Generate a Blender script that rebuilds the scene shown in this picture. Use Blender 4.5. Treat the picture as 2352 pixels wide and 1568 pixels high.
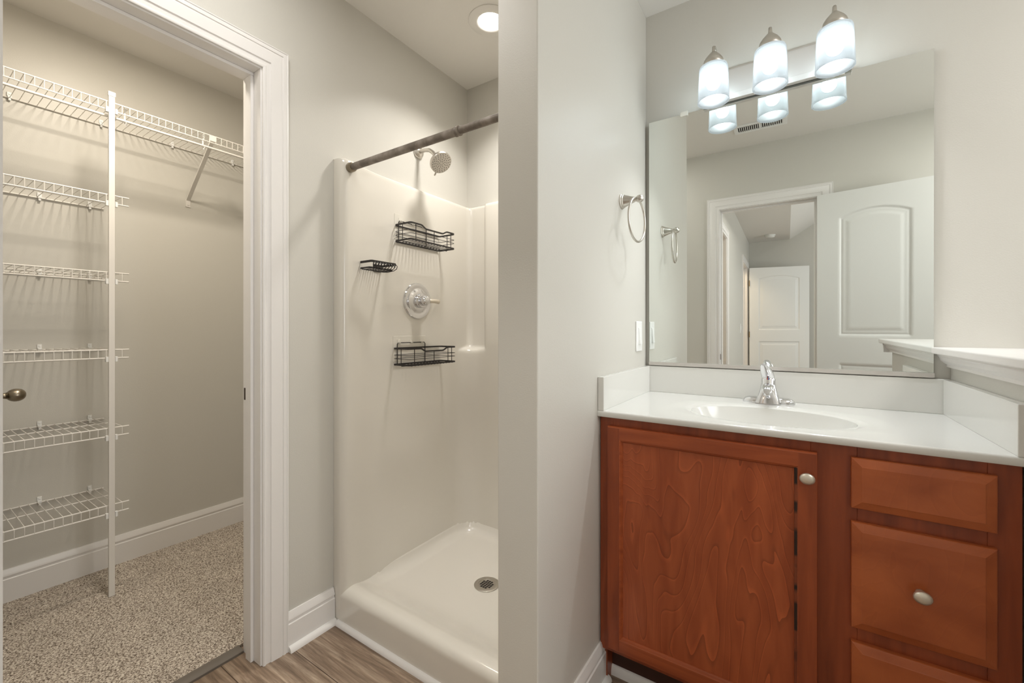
import bpy, bmesh, math, random
from mathutils import Vector, Matrix, noise
random.seed(7)
S = bpy.context.scene
for o in list(bpy.data.objects): bpy.data.objects.remove(o)
C = S.collection
PI = math.pi

# ------------------------------------------------------------------ camera
F = 974.467; YH = 756.785; TH = 0.5861; H = 1.14
cam_d = bpy.data.cameras.new('camera'); cam = bpy.data.objects.new('camera', cam_d); C.objects.link(cam)
cam_d.sensor_fit = 'HORIZONTAL'; cam_d.sensor_width = 36.0; cam_d.lens = F/2352*36.0
cam_d.shift_y = (YH-784)/2352; cam_d.clip_start = 0.02; cam_d.clip_end = 60
cam.location = (0, 0, H); cam.rotation_euler = (PI/2, 0, TH)
S.camera = cam
# ------------------------------------------------------------------ exposure
S.view_settings.view_transform = 'Standard'; S.view_settings.look = 'None'
S.view_settings.gamma = 1.0; S.view_settings.exposure = 1.0; S.view_settings.use_curve_mapping = False
# ------------------------------------------------------------------ world
W = bpy.data.worlds.new('world'); S.world = W; W.use_nodes = True
W.node_tree.nodes['Background'].inputs[0].default_value = (0.8, 0.85, 0.9, 1)
W.node_tree.nodes['Background'].inputs[1].default_value = 0.3
# ------------------------------------------------------------------ lights
def area(name, loc, rot, sx, sy, power, col, spread=180):
    d = bpy.data.lights.new(name, 'AREA'); d.shape = 'RECTANGLE'; d.size = sx; d.size_y = sy
    d.energy = power; d.color = col; d.spread = math.radians(spread)
    o = bpy.data.objects.new(name, d); o.location = loc; o.rotation_euler = rot; C.objects.link(o); return o
def point(name, loc, r, power, col):
    d = bpy.data.lights.new(name, 'POINT'); d.energy = power; d.color = col; d.shadow_soft_size = r
    o = bpy.data.objects.new(name, d); o.location = loc; C.objects.link(o); return o
WARM = (1.0, 0.91, 0.77); COOL = (0.88, 0.95, 1.0); NEUT = (1.0, 0.97, 0.93)
area('closet_lamp_light', (-1.97, .56, 2.47), (0, 0, 0), .14, .14, 7.0, (1.0, .90, .76))
area('bath_near_added_fill', (-1.05, .45, 2.44), (0, 0, 0), .3, .3, 2.3, (1, .975, .94))  # added fill over the entry side, no ceiling lamp known here
area('shower_can_light', (-1.083, 1.465, 2.44), (0, 0, 0), .12, .12, 3.1, (1.0, .965, .915), 118)
area('tub_side_added_fill', (1.95, 1.0, 1.6), (0, PI/2, 0), 1.2, 1.0, 9, (.97, .99, 1.0))  # added ambient fill from the tub side; no window known there
area('bath_right_added_fill', (1.25, .75, 2.44), (0, 0, 0), .5, .5, 5.2, (1, .98, .95))  # added overhead fill beyond the half wall, kept out of the mirror's view
area('hallway_added_fill', (.55, -.95, 2.74), (0, 0, 0), .3, .3, 15, NEUT)  # fill added behind the camera to brighten the lower bathroom, no known fixture
area('bedroom_added_fill', (2.8, -2.2, 1.6), (0, PI/2, 0), 1.6, 1.8, 26, (.93, .97, 1.0))  # made-up side light for the mirrored hallway and bedroom, no window seen
area('side_room_light', (-1.1, -1.2, 2.4), (0, 0, 0), .4, .4, 10, (1.0, .78, .55))
area('side_room_far_light', (-1.1, -3.3, 2.4), (0, 0, 0), .4, .4, 8, (1.0, .78, .55))

# ================================================================== materials
def lin(c):
    c = c/255.0
    return c/12.92 if c <= .04045 else ((c+.055)/1.055)**2.4
def rgb(r, g, b): return (lin(r), lin(g), lin(b), 1)
def mat(name, col, rough=.5, metal=0, bump=None, spec=.5, coat=0, emit=None, es=0, noise_col=None):
    m = bpy.data.materials.new(name); m.use_nodes = True; nt = m.node_tree; b = nt.nodes['Principled BSDF']
    b.inputs['Base Color'].default_value = col; b.inputs['Roughness'].default_value = rough
    b.inputs['Metallic'].default_value = metal; b.inputs['Specular IOR Level'].default_value = spec
    b.inputs['Coat Weight'].default_value = coat; b.inputs['Coat Roughness'].default_value = .08
    if emit: b.inputs['Emission Color'].default_value = emit; b.inputs['Emission Strength'].default_value = es
    tc = nt.nodes.new('ShaderNodeTexCoord')
    if bump:
        sc, st = bump[:2]
        n = nt.nodes.new('ShaderNodeTexNoise'); n.inputs['Scale'].default_value = sc; n.inputs['Detail'].default_value = 3
        bp = nt.nodes.new('ShaderNodeBump'); bp.inputs['Strength'].default_value = st; bp.inputs['Distance'].default_value = .002
        nt.links.new(tc.outputs['Object'], n.inputs['Vector']); nt.links.new(n.outputs['Fac'], bp.inputs['Height'])
        nt.links.new(bp.outputs['Normal'], b.inputs['Normal'])
    if noise_col:
        sc, c2, lo, hi = noise_col
        n = nt.nodes.new('ShaderNodeTexNoise'); n.inputs['Scale'].default_value = sc; n.inputs['Detail'].default_value = 5
        r = nt.nodes.new('ShaderNodeValToRGB'); r.color_ramp.elements[0].position = lo; r.color_ramp.elements[1].position = hi
        r.color_ramp.elements[0].color = col; r.color_ramp.elements[1].color = c2
        nt.links.new(tc.outputs['Object'], n.inputs['Vector']); nt.links.new(n.outputs['Fac'], r.inputs['Fac'])
        nt.links.new(r.outputs['Color'], b.inputs['Base Color'])
    return m
M = {}
M['wall'] = mat('greige_paint', rgb(209, 206, 198), .42, bump=(260, .12), spec=.4)
M['ceil'] = mat('ceiling_paint', rgb(232, 229, 223), .8, bump=(200, .1))
M['trim'] = mat('white_trim_paint', rgb(236, 233, 230), .3, spec=.45)
M['doorp'] = mat('white_door_paint', rgb(236, 236, 233), .35, spec=.45)
M['acryl'] = mat('cream_acrylic', rgb(222, 217, 207), .16, spec=.5, coat=.25)
M['marble'] = mat('white_cultured_marble', rgb(227, 226, 221), .12, spec=.5, coat=.4)
M['wire'] = mat('white_vinyl_wire', rgb(232, 228, 222), .4)
M['plastic'] = mat('white_plastic', rgb(240, 240, 238), .35)
M['nickel'] = mat('brushed_nickel', rgb(205, 200, 192), .3, 1)
M['plate'] = mat('bright_brushed_plate', rgb(222, 219, 215), .45, .75)
M['channel'] = mat('pale_channel_metal', rgb(205, 200, 194), .4, .4)
M['knobnick'] = mat('satin_nickel_knob', rgb(222, 214, 200), .38, .85)
M['chrome'] = mat('polished_chrome', rgb(226, 226, 228), .06, 1)
M['bronze'] = mat('antique_nickel', rgb(140, 130, 114), .3, 1)
M['black'] = mat('black_coated_wire', rgb(34, 29, 26), .45)
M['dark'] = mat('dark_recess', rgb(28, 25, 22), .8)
M['clear'] = mat('clear_adhesive_pad', rgb(222, 217, 206), .15)
M['rod'] = mat('weathered_rod_metal', rgb(116, 107, 98), .5, .3, noise_col=(26, rgb(156, 147, 138), .42, .68), bump=(60, .2))
M['strike'] = mat('dark_bronze_plate', rgb(92, 80, 70), .4, .8)
M['brass'] = mat('aged_brass_hinge', rgb(150, 128, 92), .4, .9)
M['thresh'] = mat('grey_brown_strip', rgb(112, 104, 95), .5)
M['glassedge'] = mat('green_glass_edge', rgb(120, 140, 128), .15)
M['red'] = mat('red_mark', rgb(190, 40, 35), .3); M['blue'] = mat('blue_mark', rgb(45, 80, 170), .3)
M['smoke'] = mat('detector_plastic', rgb(235, 235, 230), .5)
M['bulb'] = mat('lit_bulb', (1, 1, 1, 1), .5, emit=(.93, .97, 1, 1), es=235)
M['lens'] = mat('lit_can_lens', (1, 1, 1, 1), .5, emit=(1, .96, .88, 1), es=6)
def mirror_mat():
    m = bpy.data.materials.new('silvered_mirror'); m.use_nodes = True; nt = m.node_tree; nt.nodes.clear()
    o = nt.nodes.new('ShaderNodeOutputMaterial'); g = nt.nodes.new('ShaderNodeBsdfGlossy')
    g.inputs['Color'].default_value = (.84, .87, .845, 1); g.inputs['Roughness'].default_value = 0
    nt.links.new(g.outputs[0], o.inputs[0]); return m
M['mirror'] = mirror_mat()
def shade_mat():
    m = bpy.data.materials.new('frosted_lamp_glass'); m.use_nodes = True; nt = m.node_tree; nt.nodes.clear()
    o = nt.nodes.new('ShaderNodeOutputMaterial'); t = nt.nodes.new('ShaderNodeBsdfTranslucent'); d = nt.nodes.new('ShaderNodeBsdfPrincipled')
    tr = nt.nodes.new('ShaderNodeBsdfTransparent'); tr.inputs[0].default_value = (.92, .98, 1, 1)
    t.inputs[0].default_value = (.040, .042, .043, 1)
    d.inputs['Base Color'].default_value = (.03, .033, .034, 1); d.inputs['Roughness'].default_value = .35
    d.inputs['Emission Color'].default_value = (.88, .96, .97, 1); d.inputs['Emission Strength'].default_value = .55
    mx = nt.nodes.new('ShaderNodeMixShader'); mx.inputs[0].default_value = .6
    m2 = nt.nodes.new('ShaderNodeMixShader'); m2.inputs[0].default_value = .20
    nt.links.new(d.outputs[0], mx.inputs[1]); nt.links.new(t.outputs[0], mx.inputs[2])
    nt.links.new(mx.outputs[0], m2.inputs[1]); nt.links.new(tr.outputs[0], m2.inputs[2]); nt.links.new(m2.outputs[0], o.inputs[0]); return m
M['shade'] = shade_mat()
def carpet_mat():
    m = mat('speckled_carpet', rgb(150, 135, 118), .95, spec=.1); nt = m.node_tree; b = nt.nodes['Principled BSDF']
    tc = nt.nodes.new('ShaderNodeTexCoord')
    n = nt.nodes.new('ShaderNodeTexNoise'); n.inputs['Scale'].default_value = 190; n.inputs['Detail'].default_value = 2; n.inputs['Roughness'].default_value = .7
    n2 = nt.nodes.new('ShaderNodeTexNoise'); n2.inputs['Scale'].default_value = 7; n2.inputs['Detail'].default_value = 2
    r = nt.nodes.new('ShaderNodeValToRGB'); e = r.color_ramp.elements
    e[0].position = .36; e[0].color = rgb(112, 98, 86); e[1].position = .63; e[1].color = rgb(250, 241, 228)
    k = r.color_ramp.elements.new(.5); k.color = rgb(208, 194, 178)
    mx = nt.nodes.new('ShaderNodeMix'); mx.data_type = 'RGBA'; mx.blend_type = 'MULTIPLY'; mx.inputs[0].default_value = .25
    bp = nt.nodes.new('ShaderNodeBump'); bp.inputs['Strength'].default_value = .9; bp.inputs['Distance'].default_value = .006
    for q in (n, n2): nt.links.new(tc.outputs['Object'], q.inputs['Vector'])
    nt.links.new(n.outputs['Fac'], r.inputs['Fac']); nt.links.new(r.outputs['Color'], mx.inputs[6]); nt.links.new(n2.outputs['Fac'], mx.inputs[7])
    nt.links.new(mx.outputs[2], b.inputs['Base Color']); nt.links.new(n.outputs['Fac'], bp.inputs['Height']); nt.links.new(bp.outputs['Normal'], b.inputs['Normal'])
    return m
M['carpet'] = carpet_mat()
def plank_mat():
    m = mat('oak_vinyl_plank', rgb(150, 122, 98), .42, spec=.35); nt = m.node_tree; b = nt.nodes['Principled BSDF']
    N = nt.nodes.new; L = nt.links.new
    tc = N('ShaderNodeTexCoord')
    br = N('ShaderNodeTexBrick'); br.inputs['Scale'].default_value = 1; br.inputs['Brick Width'].default_value = 1.2; br.inputs['Row Height'].default_value = .178
    br.inputs['Mortar Size'].default_value = .0012; br.offset = .37; br.inputs['Color1'].default_value = (.2, .2, .2, 1); br.inputs['Color2'].default_value = (.8, .8, .8, 1)
    mp0 = N('ShaderNodeMapping'); mp0.inputs['Location'].default_value = (.3, .06, 0); L(tc.outputs['Object'], mp0.inputs[0]); L(mp0.outputs[0], br.inputs['Vector'])
    mp = N('ShaderNodeMapping'); mp.inputs['Scale'].default_value = (2.0, 24, 1); L(tc.outputs['Object'], mp.inputs[0])
    ad = N('ShaderNodeVectorMath'); ad.operation = 'ADD'; L(mp.outputs[0], ad.inputs[0])
    sc = N('ShaderNodeVectorMath'); sc.operation = 'SCALE'; sc.inputs[3].default_value = 9; L(br.outputs['Color'], sc.inputs[0]); L(sc.outputs[0], ad.inputs[1])
    n = N('ShaderNodeTexNoise'); n.inputs['Scale'].default_value = 1.6; n.inputs['Detail'].default_value = 9; n.inputs['Roughness'].default_value = .66; n.inputs['Distortion'].default_value = .6
    L(ad.outputs[0], n.inputs['Vector'])
    r = N('ShaderNodeValToRGB'); e = r.color_ramp.elements
    e[0].position = .30; e[0].color = rgb(96, 79, 66); e[1].position = .72; e[1].color = rgb(182, 163, 143)
    k = e.new(.5); k.color = rgb(138, 118, 100)
    L(n.outputs['Fac'], r.inputs['Fac'])
    mp2 = N('ShaderNodeMapping'); mp2.inputs['Scale'].default_value = (8, 160, 1); L(tc.outputs['Object'], mp2.inputs[0])
    nf = N('ShaderNodeTexNoise'); nf.inputs['Scale'].default_value = 1; nf.inputs['Detail'].default_value = 3; L(mp2.outputs[0], nf.inputs['Vector'])
    m1 = N('ShaderNodeMix'); m1.data_type = 'RGBA'; m1.blend_type = 'OVERLAY'; m1.inputs[0].default_value = .45; L(r.outputs['Color'], m1.inputs[6]); L(nf.outputs['Fac'], m1.inputs[7])
    m2 = N('ShaderNodeMix'); m2.data_type = 'RGBA'; m2.blend_type = 'MIX'; L(br.outputs['Fac'], m2.inputs[0]); L(m1.outputs[2], m2.inputs[6]); m2.inputs[7].default_value = rgb(70, 54, 42)
    L(m2.outputs[2], b.inputs['Base Color'])
    bp = N('ShaderNodeBump'); bp.inputs['Strength'].default_value = .15; bp.inputs['Distance'].default_value = .001; L(nf.outputs['Fac'], bp.inputs['Height']); L(bp.outputs['Normal'], b.inputs['Normal'])
    return m
M['plank'] = plank_mat()
def wood_mat(name, c1, c2, sc, figure=0.0):
    m = mat(name, c1, .33, spec=.4, coat=.12); nt = m.node_tree; b = nt.nodes['Principled BSDF']
    N = nt.nodes.new; L = nt.links.new
    tc = N('ShaderNodeTexCoord'); mp = N('ShaderNodeMapping'); mp.inputs['Scale'].default_value = sc; L(tc.outputs['Object'], mp.inputs[0])
    n = N('ShaderNodeTexNoise'); n.inputs['Scale'].default_value = 3; n.inputs['Detail'].default_value = 6; n.inputs['Distortion'].default_value = .6; L(mp.outputs[0], n.inputs['Vector'])
    r = N('ShaderNodeValToRGB'); r.color_ramp.elements[0].position = .3; r.color_ramp.elements[0].color = c1; r.color_ramp.elements[1].position = .7; r.color_ramp.elements[1].color = c2
    L(n.outputs['Fac'], r.inputs['Fac']); out = r.outputs['Color']
    if figure:
        mpf = N('ShaderNodeMapping'); mpf.inputs['Scale'].default_value = (5.2, 5.2, 1.9); mpf.inputs['Location'].default_value = (2.3, 0, 1.1); L(tc.outputs['Object'], mpf.inputs[0])
        nf = N('ShaderNodeTexNoise'); nf.inputs['Scale'].default_value = 1; nf.inputs['Detail'].default_value = 2.5; nf.inputs['Roughness'].default_value = .42; nf.inputs['Distortion'].default_value = .5; L(mpf.outputs[0], nf.inputs['Vector'])
        mu = N('ShaderNodeMath'); mu.operation = 'MULTIPLY'; mu.inputs[1].default_value = 21; L(nf.outputs['Fac'], mu.inputs[0])
        fr = N('ShaderNodeMath'); fr.operation = 'FRACT'; L(mu.outputs[0], fr.inputs[0])
        rf = N('ShaderNodeValToRGB'); q = rf.color_ramp.elements; q[0].position = 0; q[0].color = (.68, .68, .68, 1); q[1].position = .16; q[1].color = (.5, .5, .5, 1)
        k = q.new(.85); k.color = (.48, .48, .48, 1); k = q.new(1.0); k.color = (.30, .30, .30, 1)
        L(fr.outputs[0], rf.inputs['Fac'])
        mx = N('ShaderNodeMix'); mx.data_type = 'RGBA'; mx.blend_type = 'OVERLAY'; mx.inputs[0].default_value = figure; L(out, mx.inputs[6]); L(rf.outputs['Color'], mx.inputs[7]); out = mx.outputs[2]
    L(out, b.inputs['Base Color']); return m
M['wood'] = wood_mat('cherry_stained_maple', rgb(128, 58, 29), rgb(160, 78, 42), (14, 14, 1.2))  # frame wood toned darker, its shade put into the colour
M['woodh'] = wood_mat('cherry_stained_maple_across', rgb(144, 66, 34), rgb(174, 88, 48), (1.2, 14, 14))
M['woodf'] = wood_mat('figured_maple_panel', rgb(156, 74, 39), rgb(180, 92, 52), (10, 10, 1.6), .72)
M['woodd'] = wood_mat('drawer_front_maple', rgb(160, 80, 40), rgb(186, 100, 54), (2.2, 6, 3.4), .12)
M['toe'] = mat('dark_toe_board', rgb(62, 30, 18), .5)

# ================================================================== mesh helpers
class MB:
    def __init__(s): s.v = []; s.f = []
    def add(s, vs, fs):
        k = len(s.v); s.v += [tuple(v) for v in vs]; s.f += [tuple(i+k for i in f) for f in fs]; return s
    def box(s, x0, x1, y0, y1, z0, z1):
        x0, x1 = min(x0, x1), max(x0, x1); y0, y1 = min(y0, y1), max(y0, y1); z0, z1 = min(z0, z1), max(z0, z1)
        v = [(x0,y0,z0),(x1,y0,z0),(x1,y1,z0),(x0,y1,z0),(x0,y0,z1),(x1,y0,z1),(x1,y1,z1),(x0,y1,z1)]
        return s.add(v, [(0,3,2,1),(4,5,6,7),(0,1,5,4),(1,2,6,5),(2,3,7,6),(3,0,4,7)])
    def tube(s, pts, r, n=8, closed=False):
        P = [Vector(p) for p in pts]; m = len(P); rings = []; prev = None
        R = r if isinstance(r, (list, tuple)) else [r]*m
        for i in range(m):
            if closed: t = (P[(i+1) % m]-P[i-1])
            else: t = (P[min(i+1, m-1)]-P[max(i-1, 0)])
            t.normalize()
            if prev is None:
                a = Vector((0,0,1)) if abs(t.z) < .9 else Vector((1,0,0)); u = t.cross(a).normalized()
            else:
                u = prev-t*prev.dot(t); u.normalize()
            prev = u; w = t.cross(u)
            rings.append([P[i]+(u*math.cos(2*PI*k/n)+w*math.sin(2*PI*k/n))*R[i] for k in range(n)])
        vs = [q for g in rings for q in g]; fs = []
        for i in range(m if closed else m-1):
            j = (i+1) % m
            for k in range(n): fs.append((i*n+k, i*n+(k+1) % n, j*n+(k+1) % n, j*n+k))
        if not closed: fs.append(tuple(range(n))[::-1]); fs.append(tuple((m-1)*n+k for k in range(n)))
        return s.add(vs, fs)
    def lathe(s, prof, org, axis=(0,0,1), n=32, sx=1, sy=1, cap=True):
        a = Vector(axis).normalized(); ref = Vector((0,0,1)) if abs(a.z) < .9 else Vector((1,0,0))
        u = ref.cross(a).normalized(); w = a.cross(u); o = Vector(org); vs = []; m = len(prof)
        for r, h in prof:
            for k in range(n):
                t = 2*PI*k/n; vs.append(o+a*h+u*(r*math.cos(t)*sx)+w*(r*math.sin(t)*sy))
        fs = [(i*n+k, i*n+(k+1) % n, (i+1)*n+(k+1) % n, (i+1)*n+k) for i in range(m-1) for k in range(n)]
        if cap:
            if prof[0][0] > 1e-6: fs.append(tuple(range(n))[::-1])
            if prof[-1][0] > 1e-6: fs.append(tuple((m-1)*n+k for k in range(n)))
        return s.add(vs, fs)
    def sweep(s, prof, path, nrm, lat_sign=1):
        """profile (u lateral, v out along nrm) swept along a mitred path; lateral = t x nrm * sign"""
        P = [Vector(p) for p in path]; nv = Vector(nrm).normalized(); m = len(P); k = len(prof); vs = []
        ts = [(P[i+1]-P[i]).normalized() for i in range(m-1)]; ls = [t.cross(nv).normalized()*lat_sign for t in ts]
        for i in range(m):
            if i == 0: l = ls[0]
            elif i == m-1: l = ls[-1]
            else:
                l = (ls[i-1]+ls[i]); l.normalize(); l = l/max(.2, l.dot(ls[i]))
            for u, v in prof: vs.append(P[i]+l*u+nv*v)
        fs = [(i*k+j, i*k+(j+1) % k, (i+1)*k+(j+1) % k, (i+1)*k+j) for i in range(m-1) for j in range(k)]
        fs.append(tuple(range(k))[::-1]); fs.append(tuple((m-1)*k+j for j in range(k)))
        return s.add(vs, fs)
    def grid(s, nu, nv, fn):
        vs = [fn(i/(nu-1), j/(nv-1)) for i in range(nu) for j in range(nv)]
        return s.add(vs, [(i*nv+j, (i+1)*nv+j, (i+1)*nv+j+1, i*nv+j+1) for i in range(nu-1) for j in range(nv-1)])
    def build(s, name, m, parent=None, bevel=0, smooth=False, loc=None, seg=2):
        me = bpy.data.meshes.new(name); me.from_pydata(s.v, [], s.f); me.update()
        bm = bmesh.new(); bm.from_mesh(me); bmesh.ops.recalc_face_normals(bm, faces=bm.faces); bm.to_mesh(me); bm.free()
        o = bpy.data.objects.new(name, me); C.objects.link(o); me.materials.append(m if not isinstance(m, str) else M[m])
        if smooth:
            for p in me.polygons: p.use_smooth = True
            if smooth != 'all':
                try: me.set_sharp_from_angle(angle=math.radians(42))
                except Exception: pass
        if bevel:
            b = o.modifiers.new('bevel', 'BEVEL'); b.width = bevel; b.segments = seg; b.limit_method = 'ANGLE'; b.angle_limit = math.radians(35)
            for p in me.polygons: p.use_smooth = True
            try: me.set_sharp_from_angle(angle=math.radians(30))
            except Exception: pass
            b.harden_normals = True
        if loc: o.location = loc
        if parent:
            o.parent = parent; o.matrix_parent_inverse = parent.matrix_basis.inverted()
        return o
def tag(o, label=None, cat=None, group=None, kind=None):
    if label: o['label'] = label
    if cat: o['category'] = cat
    if group: o['group'] = group
    if kind: o['kind'] = kind
    return o
def thing(name, label, cat, loc=(0,0,0), group=None):
    o = bpy.data.objects.new(name, None); C.objects.link(o); o.location = loc; o.empty_display_size = .05
    return tag(o, label, cat, group)
def struct(name, mb, m, label, cat, parent=None, **k):
    o = mb.build(name, m, parent, **k)
    if parent is None: tag(o, label, cat, kind='structure')
    return o
def copy_tree(o, parent=None):
    c = o.copy(); C.objects.link(c)
    if parent: c.parent = parent
    for ch in list(o.children): copy_tree(ch, c)
    return c

# ================================================================== dimensions
XD, XD2 = -1.5033, -1.6233      # wall with closet doorway
XC = -2.7242                    # closet back wall
XP, XP2 = -.5217, -.6427        # partition
YM = 1.8159; YE = .9003         # vanity wall, partition end
YO, YO2 = .042, -.075           # entry wall
HC = 2.4636; HCL = 2.4983
CO, CI = 2.111, 2.028           # casing outer / inner height
XB = .398                       # pony wall face
FARY = -4.2; HALLX = -.53

# ================================================================== structure
struct('floor', MB().box(-1.652, 2.1, FARY, YM+.1, -.06, 0), 'plank', 'brown oak plank floor of the bathroom', 'floor')
g = MB().box(-2.9, -1.6525, -.7, 2.05, -.06, .012)
struct('floor_closet', g, 'carpet', 'speckled beige carpet covering the closet floor', 'carpet')
struct('ceiling', MB().box(XD, 2.1, YO, YM+.1, HC, HC+.1), 'ceil', 'white bathroom ceiling', 'ceiling')
struct('ceiling_closet', MB().box(-2.9, XD2, -.7, 2.05, HCL, HCL+.1), 'ceil', 'white closet ceiling', 'ceiling')
# wall with the closet doorway (opening Y .137-.741)
w = MB(); w.box(XD2, XD, FARY, .121, 0, 2.6); w.box(XD2, XD, .741, YM+.1, 0, 2.6); w.box(XD2, XD, .121, .741, 2.039, 2.6)
struct('wall_left', w, 'wall', 'beige wall holding the closet doorway', 'wall')
struct('wall_back', MB().box(XD, 2.1, YM, YM+.12, 0, 2.6), 'wall', 'pale wall behind the vanity and the shower', 'wall')
struct('wall_partition', MB().box(XP2, XP, YE, YM, 0, HC), 'wall', 'partition wall between shower and vanity', 'wall', bevel=.004)
struct('wall_closet_back', MB().box(XC-.12, XC, -.7, 2.05, 0, 2.6), 'wall', 'beige closet wall carrying the wire shelves', 'wall')
struct('wall_closet_near', MB().box(XC, XD2, -.7, -.58, 0, 2.6), 'wall', 'closet side wall behind the open door', 'wall')
struct('wall_closet_far', MB().box(XC, XD2, 1.93, 2.05, 0, 2.6), 'wall', 'closet far side wall', 'wall')
w = MB(); EL, ER = -.4455, .1515
w.box(XD, EL-.016, YO2, YO, 0, 3.8); w.box(ER+.016, 3.1, YO2, YO, 0, 3.8); w.box(EL-.016, ER+.016, YO2, YO, 2.039, 3.8)
struct('wall_front', w, 'wall', 'beige wall holding the bathroom entry doorway', 'wall')
struct('wall_right', MB().box(2.0, 2.1, YO, YM, 0, HC), 'wall', 'side wall beyond the half wall', 'wall')
# half wall + cap
struct('wall_half', MB().box(XB, XB+.112, .945, YM, 0, 1.066), 'wall', 'half wall at the right end of the vanity', 'wall', bevel=.003)
struct('trim_cap', MB().box(XB-.044, XB+.156, .901, YM, 1.066, 1.086), 'trim', 'white cap board on the half wall', 'cap', bevel=.004, seg=3)
cove = [(0,0),(.030,0),(.030,-.006),(.026,-.009),(.022,-.020),(.012,-.030),(.009,-.032),(.009,-.040),(0,-.042)]
t = MB()
def cove_run(p0, p1, out):
    vs = []
    for (p, e) in ((Vector(p0), -1), (Vector(p1), 1)):
        for a, b in cove: vs.append(p+Vector(out)*a+Vector((0,0,b)))
    k = len(cove); fs = [(j, (j+1) % k, k+(j+1) % k, k+j) for j in range(k)]+[tuple(range(k))[::-1], tuple(range(k, 2*k))]
    t.add(vs, fs)
cove_run((XB, .915, 1.066), (XB, YM, 1.066), (-1,0,0)); cove_run((XB-.03, .945, 1.066), (XB+.142, .945, 1.066), (0,-1,0)); cove_run((XB+.112, .915, 1.066), (XB+.112, YM, 1.066), (1,0,0))
struct('trim_cove', t, 'trim', 'white cove moulding under the cap of the half wall', 'moulding')

# hallway and bedroom seen in the mirror
w = MB(); hx0, hx1 = HALLX-.11, HALLX
w.box(hx0, hx1, YO2, -.36, 0, 2.5); w.box(hx0, hx1, -.36, -1.16, 2.04, 2.5); w.box(hx0, hx1, -1.16, -3.03, 0, 2.5)
w.box(hx0, hx1, -3.03, -3.84, 2.04, 2.5); w.box(hx0, hx1, -3.84, FARY, 0, 2.5)
struct('wall_hallway', w, 'wall', 'hallway wall with two doorways seen in the mirror', 'wall')
struct('wall_far', MB().box(XD2, 3.1, FARY-.1, FARY, 0, 4.6), 'wall', 'far wall seen in the mirror through the doorway', 'wall')
struct('wall_bedroom_right', MB().box(3.0, 3.1, FARY, YO2, 0, 4.6), 'wall', 'bedroom side wall', 'wall')
struct('floor_bedroom', MB().box(2.1, 3.1, FARY, YO2, -.06, 0), 'plank', 'bedroom floor', 'floor')
struct('ceiling_hallway', MB().box(XD, .02, FARY, YO2, HC, HC+.1), 'ceil', 'flat hallway ceiling', 'ceiling')
v = [(.02,FARY,HC),(3.1,FARY,HC+2.0),(3.1,YO2,HC+2.0),(.02,YO2,HC)]
t = MB(); t.add(v+[(a,b,c+.1) for a,b,c in v], [(0,1,2,3),(7,6,5,4),(0,4,5,1),(1,5,6,2),(2,6,7,3),(3,7,4,0)])
struct('ceiling_vaulted', t, 'ceil', 'sloping bedroom ceiling', 'ceiling')

# ---- door casings and jambs
CAS = [(0,0),(0,.008),(.004,.0105),(.008,.010),(.011,.0065),(.024,.0085),(.0255,.0120),(.060,.0145),(.0615,.0130),(.0645,.0130),(.066,.0155),(.074,.0158),(.0755,.0135),(.078,.0135),(.080,.0158),(.083,.0150),(.083,0)]
def casing(name, a, b, plane, nrm, label, scale=1.0, axis='Y', top=CI):
    # a,b: inner edges (a on the side where the path starts)
    if axis == 'Y': path = [(plane, a, .0), (plane, a, top), (plane, b, top), (plane, b, .0)]
    else: path = [(a, plane, .0), (a, plane, top), (b, plane, top), (b, plane, .0)]
    mb = MB(); prof = [(u, v*scale) for u, v in CAS]
    tv = Vector((0,0,1)).cross(Vector(nrm)); dirn = Vector((0, a-b, 0)) if axis == 'Y' else Vector((a-b, 0, 0))
    sgn = 1 if tv.dot(dirn) > 0 else -1
    mb.sweep(prof, path, nrm, sgn)
    return struct(name, mb, 'trim', label, 'door casing', smooth=True)
casing('trim_1', .730, .1325, XD, (1,0,0), 'white moulded casing around the closet doorway')
casing('trim_2', EL-.005, ER+.005, YO, (0,1,0), 'white casing around the entry doorway seen in the mirror', .72, 'X')
casing('trim_3', -.355, -1.165, HALLX, (1,0,0), 'white casing of the nearer hallway doorway seen in the mirror')
casing('trim_4', -3.025, -3.845, HALLX, (1,0,0), 'white casing of the farther hallway doorway seen in the mirror')
def jamb(name, a, b, p0, p1, axis, label, stop, wt=.016, top=2.023):
    """jamb boards: a<b are the clear faces; p0..p1 through the wall; stop=(s0,s1)"""
    mb = MB(); s0, s1 = stop
    def bx(q0, q1, r0, r1, z0, z1):
        if axis == 'Y': mb.box(r0, r1, q0, q1, z0, z1)
        else: mb.box(q0, q1, r0, r1, z0, z1)
    bx(a-wt, a, p0, p1, 0, top+wt); bx(b, b+wt, p0, p1, 0, top+wt); bx(a, b, p0, p1, top, top+wt)
    st = .011
    bx(a, a+st, s0, s1, 0, top-st); bx(b-st, b, s0, s1, 0, top-st); bx(a, b, s0, s1, top-st, top)
    return struct(name, mb, 'trim', label, 'door jamb', bevel=.0012, seg=1)
j1 = jamb('trim_5', .137, .725, XD2, XD, 'Y', 'white jamb and stop inside the closet doorway', (XD2+.040, XD2+.076))
MB().box(XD2+.0075, XD2+.0335, .7235, .7262, .893, .935).build('strike_plate', 'strike', j1, bevel=.0008)['label'] = 'dark metal strike plate'
j2 = jamb('trim_6', EL, ER, YO2, YO, 'X', 'white jamb and stop inside the entry doorway seen in the mirror', (YO-.076, YO-.040))
MB().box(EL-.001, EL+.0015, YO-.034, YO-.008, .893, .935).build('strike_plate', 'strike', j2)['label'] = 'dark metal strike plate'
jamb('trim_7', -1.16+.016, -.36-.016, hx0, hx1, 'Y', 'white jamb of the nearer hallway doorway', (hx0+.04, hx0+.07))
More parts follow.
